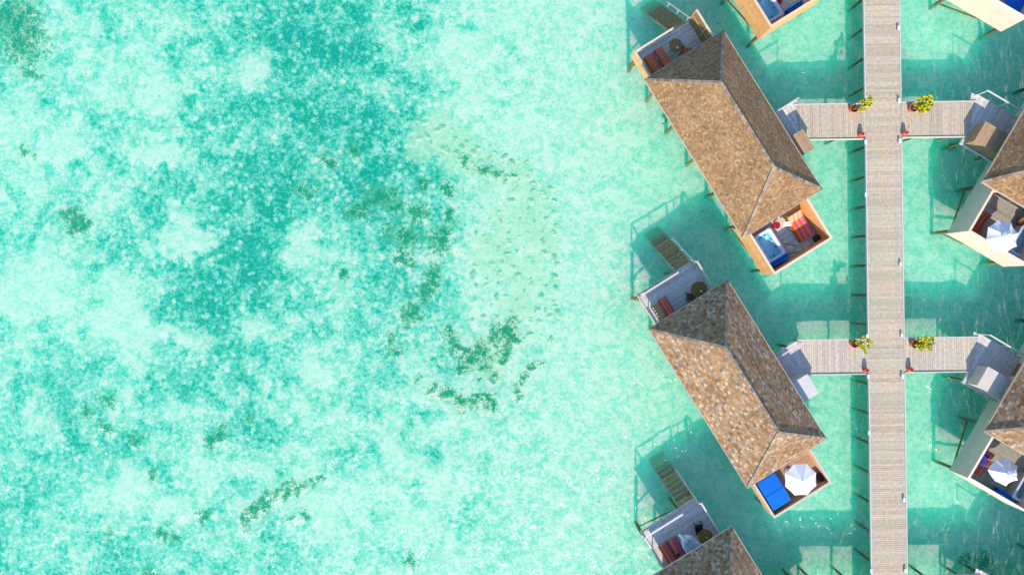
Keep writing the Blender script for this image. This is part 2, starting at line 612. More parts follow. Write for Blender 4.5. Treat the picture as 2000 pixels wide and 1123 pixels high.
b.build('deck', 'board', jt)
WALK_Y = [(28.5, 26.1), (12.5, 10.1), (-3.5, -5.85), (-19.68, -22.0)]
for s in (-1, 1):
    b = MB()
    ys = [30.0]
    for a, q in WALK_Y:
        ys += [a, q]
    ys.append(-30.0)
    for i in range(0, len(ys), 2):
        b.box(s * HALF - .035, s * HALF + .035, ys[i + 1], ys[i], DECK_Z - .12, DECK_Z + .05, KERB)
    b.build('kerb_board', 'paint', jt)
    b = MB()
    b.box(s * .9 - .06, s * .9 + .06, -30, 30, DECK_Z - .25, DECK_Z - .04, (.25, .2, .13))
    b.build('stringer', 'pile', jt)
y_ = -20.8
while y_ < 22:
    for s in (-1, 1):
        b = MB()
        pile(b, s * 1.0, y_, DECK_Z - .06)
        b.build('pile', 'pile', jt)
    y_ += 2.03


def jetty_local(p):
    d = Vector((p[0], p[1], 0)) - AX0
    return d.dot(AXN), d.dot(AXD)


# ------------------------------------------------------------------ walkways
UD = Vector((.5284, -.849, 0)).normalized()


def frame(side, cen):
    """villa frame -> (centre, u, v) in world; side -1 left, +1 right"""
    if side < 0:
        u = UD; v = Vector((-u.y, u.x, 0))
    else:
        u = UD - 2 * UD.dot(AXN) * AXN
        v = Vector((u.y, -u.x, 0))
    return Vector((cen[0], cen[1], 0)), u, v


def reflect(c):
    p = Vector((c[0], c[1], 0))
    q = p - 2 * (p - AX0).dot(AXN) * AXN
    return (q.x + .27, q.y + .34)


LC = [(14.14, 26.1), (14.42, 9.96), (14.70, -6.28), (14.98, -22.35)]
RC = [reflect(c) for c in LC]
ROWNAME = ['at the top of the picture', 'upper', 'lower', 'at the bottom of the picture']
WLAB = {
    (-1, 0): None,
    (-1, 1): 'grey plank walkway from the jetty to the villa with the finely shingled roof',
    (-1, 2): 'pale plank walkway from the jetty to the villa with the flat octagonal parasol',
    (-1, 3): None,
    (1, 1): 'grey plank walkway ending at the brown cabinet of the cream villa',
    (1, 2): 'pale plank walkway ending at the beige cabinet of the cream villa, lower right of jetty',
    (1, 3): None,
}


def villa_pt(side, cen, u_, v_):
    c, u, v = frame(side, cen)
    return c + u * u_ + v * v_


for side in (-1, 1):
    for row in range(4):
        cen = (LC if side < 0 else RC)[row]
        pa = villa_pt(side, cen, .22, 5.40)
        pb = villa_pt(side, cen, 2.41, 4.60)
        xa, ya = jetty_local(pa)
        xb, yb = jetty_local(pb)
        top, bot = WALK_Y[row]
        if side > 0:
            top += .06; bot += .06
        lab = WLAB.get((side, row)) or 'plank walkway crossing the water to a villa mostly outside the picture'
        wk = thing('walkway', lab, 'walkway', (AX0.x, 0, 0), AXROT, 'plank walkways from the jetty to the villas')
        b = MB()
        x_ = HALF - .02
        base = GREY if row != 2 else (.58, .485, .37)
        lim = max(abs(xa), abs(xb))
        while x_ < lim:
            w = .15
            # cut diagonally where the villa landing begins
            t_, q_ = top - .05, bot + .05
            f = lambda xx: ya + (yb - ya) * (xx - abs(xa)) / (abs(xb) - abs(xa))
            xm = x_ + w / 2
            if xm > min(abs(xa), abs(xb)):
                cut = f(xm)
                if abs(xa) > abs(xb):
                    q_ = max(q_, cut)
                else:
                    t_ = min(t_, cut)
            if t_ - q_ > .05:
                b.box(side * x_, side * (x_ + w - .012), q_, t_, DECK_Z - .035, DECK_Z, jit(base, .12, .03))
            x_ += w
        b.build('deck', 'board', wk)
        for yy, xe in ((top, abs(xa)), (bot, abs(xb))):
            b = MB()
            b.box(side * (HALF + .05), side * xe, yy - .035, yy + .035, DECK_Z - .14, DECK_Z + (.035 if yy == top else .07), KERB)
            b.build('kerb_board', 'paint', wk)
        b = MB()
        for yy in (top - .4, bot + .4):
            b.box(side * (HALF + .05), side * (abs(xb) - .1), yy - .05, yy + .05, DECK_Z - .25, DECK_Z - .04, (.25, .2, .13))
        b.build('stringer', 'pile', wk)
        for xx in (HALF + 1.5, HALF + 3.9):
            for yy in (top - .25, bot + .25):
                b = MB()
                pile(b, side * xx, yy, DECK_Z - .06, .08)
                b.build('pile', 'pile', wk)

# ------------------------------------------------------------------ roofs
RL, RW, RISE, EAVE = 12.15, 6.03, 2.65, 3.5
PAL_FINE = [(0.319, 0.178, 0.08), (0.337, 0.186, 0.086), (0.31, 0.17, 0.077), (0.347, 0.206, 0.099), (0.328, 0.21, 0.115), (0.264, 0.139, 0.061), (0.328, 0.17, 0.074), (0.373, 0.238, 0.128)]
PAL_COARSE = [(0.337, 0.19, 0.093), (0.401, 0.269, 0.16), (0.301, 0.158, 0.071), (0.456, 0.333, 0.224), (0.319, 0.221, 0.153), (0.237, 0.127, 0.057), (0.365, 0.19, 0.083), (0.282, 0.198, 0.141), (0.383, 0.238, 0.128), (0.347, 0.206, 0.109), (0.328, 0.182, 0.083)]


def make_roof(pal, tw, th, spread):
    """shingled hip roof in the villa's local frame: base slopes, each shingle a slab, returns (slopes MB, caps MB)"""
    b = MB()
    hx, hy, ins = RL / 2, RW / 2, RW / 2
    R0, R1 = Vector((-hx + ins, 0, EAVE + RISE)), Vector((hx - ins, 0, EAVE + RISE))
    A, B, C_, D = Vector((-hx, -hy, EAVE)), Vector((hx, -hy, EAVE)), Vector((hx, hy, EAVE)), Vector((-hx, hy, EAVE))
    low = Vector((0, 0, -.09))
    deckc = (.20, .13, .08)
    vs = [A, B, C_, D, R0, R1, A + low, B + low, C_ + low, D + low]
    fs = [(0, 1, 5, 4), (1, 2, 5), (2, 3, 4, 5), (3, 0, 4), (0, 6, 7, 1), (1, 7, 8, 2), (2, 8, 9, 3), (3, 9, 6, 0), (6, 9, 8, 7)]
    b.add([p - Vector((0, 0, .012)) for p in vs], fs, deckc)
    rr = random.Random(len(pal) * 31 + 5)
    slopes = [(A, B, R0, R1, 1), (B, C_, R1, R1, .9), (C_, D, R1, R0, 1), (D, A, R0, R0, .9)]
    for (p, q, tp, tq, kk) in slopes:
        e = (q - p); Lh = e.length; e = e / Lh
        mid_top = (tp + tq) / 2 if tp != tq else tp
        upv = tp - p
        along0 = upv.dot(e)
        sv = upv - e * along0
        H = sv.length; sv = sv / H
        nrm = e.cross(sv).normalized()
        along1 = Lh - (tq - p).dot(e)
        rows = int(round(H / th)); rh = H / rows
        for r in range(rows):
            t0, t1 = r * rh - (.05 if r == 0 else .015), (r + 1) * rh
            lo0, lo1 = along0 * max(0, t0) / H, along0 * t1 / H
            hi0, hi1 = Lh - along1 * max(0, t0) / H, Lh - along1 * t1 / H
            x_ = lo0 - rr.uniform(0, tw)
            while x_ < hi0:
                w = tw * rr.uniform(.8, 1.2)
                a0, a1 = max(x_, lo0), min(x_ + w - .008, hi0)
                b0, b1 = max(x_, lo1), min(x_ + w - .008, hi1)
                if b1 < b0:
                    b0 = b1 = min(max(x_ + w / 2, min(lo1, hi1)), max(lo1, hi1))
                if a1 - a0 > .02:
                    lift = rr.uniform(.006, .014)
                    base = rr.choice(pal)
                    # patchy weathering over several shingles
                    cx = p + e * (x_ + w / 2) + sv * t0
                    wv = math.sin(cx.x * 1.3 + cx.y * 2.1) * math.sin(cx.x * .7 - cx.y * 1.7 + 2)
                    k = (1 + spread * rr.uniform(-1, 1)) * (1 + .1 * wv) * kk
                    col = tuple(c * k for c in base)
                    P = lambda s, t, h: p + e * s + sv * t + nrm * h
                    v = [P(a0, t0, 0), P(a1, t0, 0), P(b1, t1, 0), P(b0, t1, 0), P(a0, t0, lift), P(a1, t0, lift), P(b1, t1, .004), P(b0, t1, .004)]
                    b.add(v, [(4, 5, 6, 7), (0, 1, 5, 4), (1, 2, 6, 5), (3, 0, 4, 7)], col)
                x_ += w
    caps = MB()
    for (p, q) in ((A, R0), (D, R0), (B, R1), (C_, R1), (R0, R1)):
        d = q - p
        n = int(d.length / .26)
        for i in range(n):
            s, t = p + d * (i / n), p + d * ((i + 1.08) / n)
            c = jit(rr.choice([(.32, .24, .18), (.27, .20, .15), (.36, .28, .20), (.28, .19, .12)]), .25)
            s = s + Vector((0, 0, .035)); t = t + Vector((0, 0, .02))
            caps.bar(s, t, .17, .06, c)
    return b, caps


ROOFS = {}
for key, pal, tw, th, sp in (('fine', PAL_FINE, .16, .14, .2), ('coarse', PAL_COARSE, .21, .165, .2)):
    s_, c_ = make_roof(pal, tw, th, sp)
    ro, cp = s_.build('roof', 'tile'), c_.build('ridge_cap', 'tile')
    ROOFS[key] = (ro.data, cp.data)
    bpy.data.objects.remove(ro); bpy.data.objects.remove(cp)


def link(name, data, parent):
    o = bpy.data.objects.new(name, data)
    COL.objects.link(o)
    o.parent = parent
    return o


# ------------------------------------------------------------------ villas
VL, VR = -2.43, 2.07          # side walls across
CU = 9.2                      # outer end of courtyard
DU = -8.15                    # seaward end of deck


def villa(side, row, label, roof, wall, wall_top, box_col, rail, deckcol, capcol, floorcol=None):
    cen = (LC if side < 0 else RC)[row]
    c, u, v = frame(side, cen)
    rz = math.atan2(u.y, u.x)
    m = 1 if side < 0 else -1
    V = thing('overwater_villa', label, 'villa', (c.x, c.y, 0), rz, 'shingle roofed villas on stilts along the jetty')
    r_ = link('roof', ROOFS[roof][0], V)
    b = MB(m)
    hx, hy = RL / 2, RW / 2
    fc_ = (.58, .46, .34)
    b.box(-hx - .03, hx + .03, -hy - .035, -hy - .003, EAVE - .13, EAVE + .02, fc_); b.box(-hx - .03, hx + .03, hy + .003, hy + .035, EAVE - .13, EAVE + .02, fc_)
    b.box(-hx - .035, -hx - .003, -hy, hy, EAVE - .13, EAVE + .015, fc_); b.box(hx + .003, hx + .035, -hy, hy, EAVE - .13, EAVE + .015, fc_)
    b.build('fascia', 'timber', r_)
    link('ridge_cap', ROOFS[roof][1], r_)
    plank = (.30, .19, .10)
    # body: four walls with openings for the doors
    b = MB(m)
    t = .12
    z0, z1 = 1.05, EAVE - .1
    b.box(-5.3, 5.5, VL + .17, VL + .17 + t, z0 + .25, z1, wall)                          # seaward side
    b.box(-5.3, .6, VR - t, VR, z0, z1, wall); b.box(1.6, 5.5, VR - t, VR, z0, z1, wall); b.box(.6, 1.6, VR - t, VR, z0, DECK_Z, wall)
    b.box(.6, 1.6, VR - t, VR, DECK_Z + 1.85, z1, wall)
    for (e0, e1) in ((-5.3, -5.3 + t), (5.5 - t, 5.5)):
        b.box(e0, e1, VL + .17 + t, -1.4, z0, z1, wall); b.box(e0, e1, 1.1, VR - t, z0, z1, wall)
        b.box(e0, e1, -1.4, 1.1, z0, DECK_Z, wall); b.box(e0, e1, -1.4, 1.1, DECK_Z + 1.8, z1, wall)
    wl = b.build('wall', 'plaster' if side > 0 else 'timber', V)
    b = MB(m); b.box(.62, 1.58, VR - .09, VR - .03, DECK_Z, DECK_Z + 1.84, (.28, .16, .07))
    d_ = b.build('entrance_door', 'timber', V)
    b = MB(m); b.bar((.75, VR - .02, DECK_Z + .9), (.75, VR - .02, DECK_Z + 1.1), .03, .03, (.5, .5, .5), (0, 1, 0)); b.build('handle', 'dark', d_)
    for e0 in (-5.3 + .03, 5.5 - .09):
        b = MB(m); b.box(e0, e0 + .06, -1.38, 1.08, DECK_Z, DECK_Z + 1.79, (.03, .05, .06))
        g_ = b.build('sliding_door', 'glass', V)
        b = MB(m)
        for yy in (-1.36, -.15, 1.06):
            b.box(e0 - .01, e0 + .07, yy - .035, yy + .035, DECK_Z, DECK_Z + 1.79, (.3, .17, .08))
        b.build('door_frame', 'timber', g_)
    # floor slab and inner floor
    b = MB(m); b.box(-5.3, 5.5, VL + t, VR - t, 1.3, 1.55, (.35, .26, .17)); b.build('floor_frame', 'timber', V)
    # courtyard
    b = MB(m)
    fc = floorcol or deckcol
    boards_x(b, 5.52, CU - .1, VL + .1, VR - .1, DECK_Z, fc, .15, ja=.14)
    b.build('courtyard_floor', 'board', V)
    b = MB(m)
    for yy in (VL + .3, -.2, VR - .3):
        b.box(5.55, CU - .12, yy - .06, yy + .06, 1.3, DECK_Z - .04, (.2, .15, .1))
    b.build('floor_joist', 'pile', V)
    wt = .11
    for (x0, x1, y0, y1) in ((5.5, CU, VL, VL + wt), (5.5, CU, VR - wt, VR), (CU - wt, CU, VL + wt, VR - wt)):
        b = MB(m)
        if side < 0:
            n = 9
            for i in range(n):       # horizontal cladding boards
                za, zb = z0 + (wall_top - .04 - z0) * i / n, z0 + (wall_top - .04 - z0) * (i + 1) / n
                b.box(x0, x1, y0, y1, za + .004, zb - .004, jit(wall, .07, .03))
        else:
            b.box(x0, x1, y0, y1, z0, wall_top - .04, wall)
        w_ = b.build('courtyard_wall', 'timber' if side < 0 else 'plaster', V)
        b = MB(m); e = .025
        if x1 - x0 < .2:
            b.box(x0 - .01, x1 + e, y0 - .005, y1 + .005, wall_top - .04, wall_top, capcol)
        else:
            b.box(x0, x1 + e, y0 - e, y1 + .01, wall_top - .04, wall_top + .004, capcol)
        b.build('wall_cap', 'paint', w_)
    # seaward deck
    b = MB(m)
    boards_x(b, DU, -5.32, -2.25, 2.25, DECK_Z, deckcol, .14, ja=.13)
    b.build('sun_deck', 'board', V)
    b = MB(m)
    for yy in (-2.0, 0, 2.0):
        b.box(DU + .05, -5.35, yy - .07, yy + .07, 1.3, DECK_Z - .04, (.22, .17, .1))
    b.box(DU - .035, DU - .002, -2.25, 2.25, DECK_Z - .18, DECK_Z - .01, capcol)
    b.build('deck_joist', 'pile', V)
    rt = DECK_Z + 1.0
    if rail == 'screen':
        b = MB(m)
        for i in range(6):
            za = DECK_Z - .25 + i * .2
            b.box(DU, -5.35, -2.31, -2.26, za, za + .19, jit(ORANGE, .1))
        s_ = b.build('side_panel', 'timber', V)
        b = MB(m); b.box(DU - .03, -5.35, -2.36, -2.22, rt - .03, rt + .03, (.72, .48, .28)); b.build('top_rail', 'timber', s_)
        b = MB(m)
        for i in range(9):
            za = DECK_Z - .2 + i * .215
            b.box(DU, -5.4, 2.28, 2.33, za, za + .205, jit((.30, .18, .07), .12))
        s_ = b.build('privacy_screen', 'timber', V)
        b = MB(m)
        b.box(DU - .04, -5.4, 2.25, 2.37, rt + .76, rt + .82, (.72, .55, .40))
        for xx in (DU - .02, -6.85, -5.5):
            b.bar((xx, 2.25, DECK_Z), (xx, 2.25, rt + .78), .07, .06, (.55, .33, .13), (0, 1, 0))
        b.bar((DU + .05, 2.25, DECK_Z + 1.0), (-5.5, 2.25, DECK_Z + 1.0), .06, .06, (.55, .33, .13))
        b.build('screen_frame', 'timber', s_)
        runs = [((DU + .03, -2.22), (DU + .03, .7))]
    else:
        runs = [((DU + .05, -2.2), (-5.4, -2.2)), ((DU + .05, 2.2), (-5.4, 2.2)), ((DU + .05, -2.15), (DU + .05, .78)), ((DU + .05, 2.06), (DU + .05, 2.15))]
    rc = capcol if rail != 'screen' else (.75, .58, .42)
    for (p, q) in runs:
        b = MB(m)
        P, Q = Vector((*p, 0)), Vector((*q, 0))
        d = Q - P
        b.bar((p[0], p[1], rt), (q[0], q[1], rt), .12, .05, rc)
        b.bar((p[0], p[1], DECK_Z + .05), (q[0], q[1], DECK_Z + .05), .035, .08, rc)
        n = max(1, round(d.length / 1.4))
        for i in range(n + 1):
            s_ = P + d * (i / n)
            b.bar((s_.x, s_.y, DECK_Z - .02), (s_.x, s_.y, rt - .03), .055, .055, (.35, .25, .15), (0, 1, 0))
        b.build('deck_railing', 'paint', V)
    # steps into the lagoon
    b = MB(m)
    n = 11
    for i in range(n):
        x_ = DU - .18 - i * .285
        zz = DECK_Z - .16 - i * .235
        b.box(x_ - .14, x_ + .13, .9, 2.02, zz - .045, zz, jit((.38, .28, .11), .22))
    st = b.build('water_steps', 'pile', V)
    for yy in (.86, 2.06):
        b = MB(m); b.bar((DU - .02, yy, DECK_Z - .14), (DU - 3.15, yy, DECK_Z - .14 - 2.6), .05, .2, (.45, .38, .2)); b.build('stringer', 'pile', st)
    b = MB(m)
    hc = (.66, .58, .48)
    b.bar((DU - .02, 2.06, DECK_Z + .85), (DU - 2.1, 2.06, DECK_Z - .85), .06, .06, hc)
    for x_ in (.1, 1.0, 1.9):
        zt = DECK_Z + .85 - x_ * .81
        b.bar((DU - x_, 2.06, zt - 1.0), (DU - x_, 2.06, zt), .05, .05, hc, (0, 1, 0))
    b.build('handrail', 'paint', st)
    # landing on the jetty side, with a cabinet against the wall
    b = MB(m)
    n = 22
    for i in range(n):
        ya, yb_ = VR + .01 + i * .152, VR + .01 + i * .152 + .14
        if ya > 5.3:
            break
        ym = (ya + yb_) / 2
        # the outer edge runs (0.25, 5.4) -> (2.45, 4.6) -> (3.6, 4.6)
        xe = 3.6 if ym < 4.6 else .25 + 2.2 * (5.4 - ym) / .8
        if xe - .25 > .1:
            b.box(.25, xe, ya, yb_, DECK_Z - .04, DECK_Z - .004, jit(deckcol, .14, .04))
    b.prism([(.27, VR + .02), (.27, 5.7), (2.5, 4.9), (2.5, 4.55), (3.55, 4.55), (3.55, VR + .02)], DECK_Z - .09, DECK_Z - .044, deckcol)
    b.build('landing', 'board', V)
    b = MB(m)
    b.bar((.22, VR + .05, rt), (.22, 5.35, rt), .09, .05, KERB)
    b.bar((.22, VR + .05, DECK_Z - .05), (.22, 5.35, DECK_Z - .05), .05, .14, KERB)
    for yy in (VR + .3, 3.7, 5.3):
        b.bar((.22, yy, DECK_Z - .1), (.22, yy, rt - .03), .06, .06, KERB, (0, 1, 0))
    b.build('landing_rail', 'paint', V)
    b = MB(m)
    b.box(3.6, 3.66, VR + .05, 4.66, DECK_Z - .16, DECK_Z + .03, KERB)
    b.box(2.45, 3.6, 4.61, 4.66, DECK_Z - .16, DECK_Z + .03, KERB)
    b.build('landing_kerb', 'paint', V)
    b = MB(m)
    b.box(2.15, 3.56, VR + .01, 4.40, DECK_Z, 2.66, jit(tuple(k * .9 for k in box_col), .02))
    k_ = b.build('storage_cabinet', 'timber' if row == 1 else 'plaster', V)
    b = MB(m)
    if row == 1:
        boards_y(b, 2.11, 3.60, VR + .005, 4.44, 2.715, box_col, .2, .006, .05, .1)
    else:
        b.box(2.11, 3.60, VR + .005, 4.44, 2.665, 2.715, box_col)
    b.build('lid', 'timber' if row == 1 else 'plaster', k_)
    # stilts
    for uu in (-7.9, -5.4, -2.7, 0, 2.7, 5.4, 8.95):
        for vv in (VL + .18, VR - .12):
            b = MB(m); pile(b, uu, vv, 1.3, .12); b.build('pile', 'pile', V)
    for (uu, vv) in ((.5, 4.9), (3.4, 4.45), (DU - .0, .7)):
        b = MB(m); pile(b, uu, vv, 1.5, .09); b.build('pile', 'pile', V)
    for (p, q) in (((5.4, VR - .12), (8.95, VR - .12)), ((8.95, VR - .12), (8.95, VL + .18)), ((-7.9, VL + .18), (-7.9, VR - .12)), ((5.4, VL + .18), (8.95, VL + .18))):
        b = MB(m); b.bar((*p, -.1), (*q, 1.1), .06, .12, jit(PILE, .3)); b.build('brace', 'pile', V)
    return V


villa(-1, 0, 'villa at the top edge with only its orange walled courtyard and hot tub in view', 'coarse', ORANGE, 3.35, (.5, .35, .2), 'rail', GREYD, (.80, .56, .34))
villa(-1, 1, 'villa with finely shingled brown roof, orange timber walls and an open hot tub courtyard', 'fine', (.82, .42, .16), 3.2, (.42, .27, .15), 'screen', GREYD, (.80, .60, .42))
villa(-1, 2, 'villa with mottled coarse shingles, low wooden courtyard wall, white parasol and blue tub cover', 'coarse', (.76, .45, .20), 2.45, (.62, .58, .55), 'rail', (.62, .56, .50), (.62, .52, .43), (.46, .27, .17))
villa(-1, 3, 'villa at the bottom edge whose deck holds a white inflatable swan', 'coarse', ORANGE, 3.3, (.5, .35, .2), 'rail', (.64, .56, .48), (.66, .60, .55))
villa(1, 0, 'cream walled villa at top right corner with a blue tub cover in its courtyard', 'fine', CREAM, 3.35, (.45, .30, .18), 'rail', GREYD, (.86, .76, .64))
villa(1, 1, 'cream walled villa right of the jetty with brown cabinet, white parasol and striped deckchair', 'fine', CREAM, 3.3, (.42, .27, .15), 'rail', GREYD, (.82, .62, .44), (.36, .31, .25))
villa(1, 2, 'cream walled villa right of the jetty with beige cabinet and drooping white parasol', 'coarse', CREAM, 3.0, (.62, .54, .46), 'rail', GREYD, (.84, .68, .54), (.33, .31, .24))
villa(1, 3, 'cream walled villa below the bottom right corner of which stilts show', 'coarse', CREAM, 3.3, (.5, .35, .2), 'rail', GREYD, (.86, .76, .64))

# ------------------------------------------------------------------ jetty lamps
lamp0 = None
for (qx, qy, lab) in [(1757, 54, 'white lamp box on right jetty kerb near the top edge'), (1758, 196, 'white lamp box on right kerb above the fullest yellow plant'),
                      (1692.5, 277, 'white lamp box on left kerb just below the upper left red vase'), (1759.5, 275, 'white lamp box on right kerb just below the upper right red vase'),
                      (1693, 380, 'white lamp box on left kerb alone between the two left walkways'), (1761, 516, 'white lamp box on right kerb alone between the two right walkways'),
                      (1695.5, 657, 'white lamp box on left kerb beside the sparse leggy plant'), (1763.5, 656, 'white lamp box on right kerb above the lower right plant'),
                      (1697.5, 736, 'white lamp box on left kerb just below the lower left red vase'), (1764.5, 736, 'white lamp box on right kerb just below the lower right red vase'),
                      (1699.5, 846, 'white lamp box on left kerb alone below the lower left walkway'), (1768, 977, 'white lamp box on right kerb alone below the lower right walkway'),
                      (1703.5, 1116, 'white lamp box on left kerb at the bottom edge'), (1770.5, 1116, 'white lamp box on right kerb at the bottom edge')]:
    p = at(qx, qy, DECK_Z + .3)
    p.z = DECK_Z
    if lamp0 is None:
        lamp0 = thing('kerb_lamp', lab, 'lamp', p, AXROT, 'white lamps along the jetty kerbs')
        b = MB(); b.box(-.05, .05, -.06, .06, -.02, .13, (.12, .12, .13)); b.build('post', 'dark', lamp0)
        b = MB(); b.box(-.075, .075, -.14, .14, .13, .21, (.76, .75, .73)); b.build('lamp_head', 'paint', lamp0)
    else:
        copy_thing(lamp0, p, AXROT, lab)

# ------------------------------------------------------------------ pots and vases
TERRA = (.62, .15, .07)


def plant(name, lab, base, spread, n, lean, seed, dense):
    rr = random.Random(seed)
    t = thing(name, lab, 'potted plant', base, 0, 'potted plants at the walkway corners')
    b = MB()
    b.lathe([(.16, 0), (.21, .12), (.255, .30), (.27, .36), (.29, .37), (.29, .44), (.245, .44), (.235, .36)], TERRA, n=20)
    b.build('pot', 'clay', t, True)
    b = MB(); b.lathe([(.01, .34), (.235, .36), (.01, .37)], (.06, .04, .03), n=16); b.build('soil', 'pile', t)
    heads = []
    st = MB()
    for i in range(n):
        a = rr.uniform(0, 6.28); r = spread * math.sqrt(rr.random()); h = rr.uniform(.85, 1.35) if dense else rr.uniform(.7, 1.35)
        hp = Vector((r * math.cos(a) + lean[0] * h, r * math.sin(a) + lean[1] * h, h))
        heads.append(hp)
        s0 = Vector((rr.uniform(-.1, .1), rr.uniform(-.1, .1), .35))
        mid = s0.lerp(hp, .5) + Vector((0, 0, .12))
        st.path([s0, mid, hp], [.018, .014, .008], (.24, .22, .07), 5)
    st.build('stem', 'leaf', t)
    lf = MB()
    for hp in heads:
        for k in range(rr.randint(22, 30) if dense else rr.randint(26, 34)):
            a = rr.uniform(0, 6.28); el = rr.uniform(-.5, 1.2)
            d = Vector((math.cos(a) * math.cos(el), math.sin(a) * math.cos(el), math.sin(el)))
            sd = d.cross(Vector((0, 0, 1))).normalized()
            upn = sd.cross(d)
            l, w = rr.uniform(.10, .17), rr.uniform(.04, .06)
            o_ = hp + d * .02
            c = rr.choice([(.68, .60, .01), (.72, .62, .01), (.56, .58, .015), (.42, .48, .02), (.74, .56, .01), (.22, .28, .03)])
            lf.add([o_, o_ + d * l * .5 + sd * w + upn * .015, o_ + d * l - upn * .02, o_ + d * l * .5 - sd * w + upn * .015], [(0, 1, 2, 3)], jit(c, .15))
    lf.build('foliage', 'leaf', t)
    return t


def ground(px_, py_, h=0.0):
    p = at(px_, py_, DECK_Z + h)
    return (p.x, p.y, DECK_Z)


plant('potted_plant', 'terracotta pot with a leggy green plant leaning onto the jetty, upper left walkway', ground(1667, 213, .3), .40, 12, (.32, .12), 3, False)
plant('potted_plant', 'terracotta pot with the widest bushy yellow plant, upper right walkway', ground(1783, 212, .3), .50, 38, (.22, .08), 5, True)
plant('potted_plant', 'terracotta pot with a sparse spidery yellow plant, lower left walkway', ground(1668, 671, .3), .48, 12, (.34, .0), 8, False)
plant('potted_plant', 'terracotta pot with a full yellow green plant, lower right walkway', ground(1786, 672, .3), .48, 32, (.24, .10), 13, True)
vase0 = None
for (qx, qy, lab) in ((1682, 263, 'red clay vase on upper left walkway corner'), (1767, 260.5, 'red clay vase on upper right walkway corner'), (1690.5, 722.5, 'red clay vase on lower left walkway corner'), (1777, 721, 'red clay vase on lower right walkway corner')):
    g = ground(qx, qy, .2)
    if vase0 is None:
        vase0 = thing('vase', lab, 'vase', g, 0, 'red clay vases at the walkway corners')
        b = MB(); b.lathe([(.12, 0), (.17, .08), (.185, .2), (.16, .33), (.115, .42), (.13, .47), (.085, .47), (.075, .38), (.1, .2)], (.66, .13, .08), n=18)
        b.build('body', 'clay', vase0, True)
        b = MB(); b.lathe([(.005, .2), (.095, .2), (.005, .21)], (.02, .01, .01), n=12); b.build('inside', 'clay', vase0)
    else:
        copy_thing(vase0, g, 0, lab)


# ------------------------------------------------------------------ furniture
def vrot(side, row):
    c, u, v = frame(side, (LC if side < 0 else RC)[row])
    return math.atan2(u.y, u.x)


STRIPE = [(.75, .16, .03), (.70, .30, .02), (.62, .06, .10), (.72, .34, .03), (.50, .10, .22), (.75, .22, .02), (.66, .07, .08)]
PINK = [(.80, .38, .05), (.82, .40, .42), (.78, .30, .03), (.84, .45, .45), (.78, .34, .04), (.80, .36, .38), (.75, .28, .03)]
HOT = [(.72, .07, .04), (.62, .28, .03), (.66, .08, .05), (.58, .10, .38), (.68, .28, .03), (.70, .09, .06), (.60, .12, .36), (.70, .26, .03), (.62, .08, .22)]
RUST = [(.42, .12, .03), (.36, .04, .04), (.48, .18, .03), (.30, .06, .12), (.44, .14, .03)]
PLUM = [(.60, .08, .10), (.66, .30, .03), (.50, .07, .14), (.62, .14, .04), (.44, .08, .16)]


def lounger(lab, loc, rz, w, l, seat_pal, back_pal, back=.62, ang=40, wood=(.30, .17, .06), cushion=True, curve=0.0):
    """+x runs from the feet to the head end (local), origin at the middle of the seat on the floor"""
    t = thing('sun_lounger', lab, 'sun lounger', loc, rz, 'striped sun loungers on the decks')
    b = MB()
    for s in (-1, 1):
        b.box(-l / 2, l / 2, s * w / 2 - .025, s * w / 2 + .025, .24, .30, wood)
    n = 9
    for i in range(n):
        x_ = -l / 2 + (i + .5) * l / n
        b.box(x_ - .05, x_ + .05, -w / 2 + .025, w / 2 - .025, .262, .292, jit(wood, .15))
    b.build('frame', 'timber', t)
    for sx in (-l / 2 + .08, l / 2 - .12):
        for sy in (-1, 1):
            b = MB(); b.box(sx - .03, sx + .03, sy * (w / 2 - .06) - .03, sy * (w / 2 - .06) + .03, 0, .24, wood); b.build('leg', 'timber', t)
    xs = l / 2 - back          # hinge
    k = len(seat_pal)
    if cushion:
        b = MB()
        for i in range(k):
            y0, y1 = -w / 2 + .03 + (w - .06) * i / k, -w / 2 + .03 + (w - .06) * (i + 1) / k
            ns = 8
            for j in range(ns):
                a0, a1 = -l / 2 + (xs + l / 2) * j / ns, -l / 2 + (xs + l / 2) * (j + 1) / ns
                h = .40 + curve * math.sin(math.pi * (j + .5) / ns) + .012 * math.sin(j * 1.9)
                b.box(a0, a1, y0, y1, .30, h, seat_pal[i])
        b.build('seat_mattress', 'fabric', t)
        b = MB()
        ca, sa = math.cos(math.radians(ang)), math.sin(math.radians(ang))
        k = len(back_pal)
        for i in range(k):
            y0, y1 = -w / 2 + .03 + (w - .06) * i / k, -w / 2 + .03 + (w - .06) * (i + 1) / k
            ym = (y0 + y1) / 2
            b.bar((xs + .02, ym, .36), (xs + .02 + back * ca, ym, .36 + back * sa), y1 - y0 - .001, .11, back_pal[i])
        b.build('back_mattress', 'fabric', t)
        b = MB()
        b.bar((xs + .04, 0, .28), (xs + .06 + back * ca, 0, .28 + back * sa), w - .04, .03, wood)
        b.bar((xs + .06 + back * ca, -w / 2, .30 + back * sa), (xs + .06 + back * ca, w / 2, .30 + back * sa), .05, .05, wood)
        b.build('back_frame', 'timber', t)
    else:
        b = MB()
        ca, sa = math.cos(math.radians(ang)), math.sin(math.radians(ang))
        for i in range(5):
            f = (i + .5) / 5
            b.bar((xs + back * ca * f, -w / 2 + .03, .3 + back * sa * f), (xs + back * ca * f, w / 2 - .03, .3 + back * sa * f), .09, .03, jit((.46, .24, .06), .1))
        b.build('back_slats', 'timber', t)
    return t


def inv(side, row, q):
    """photo pixel at deck height h -> world point on the deck"""
    px_, py_, h = q
    p = at(px_, py_, DECK_Z + h)
    return Vector((p.x, p.y, DECK_Z))


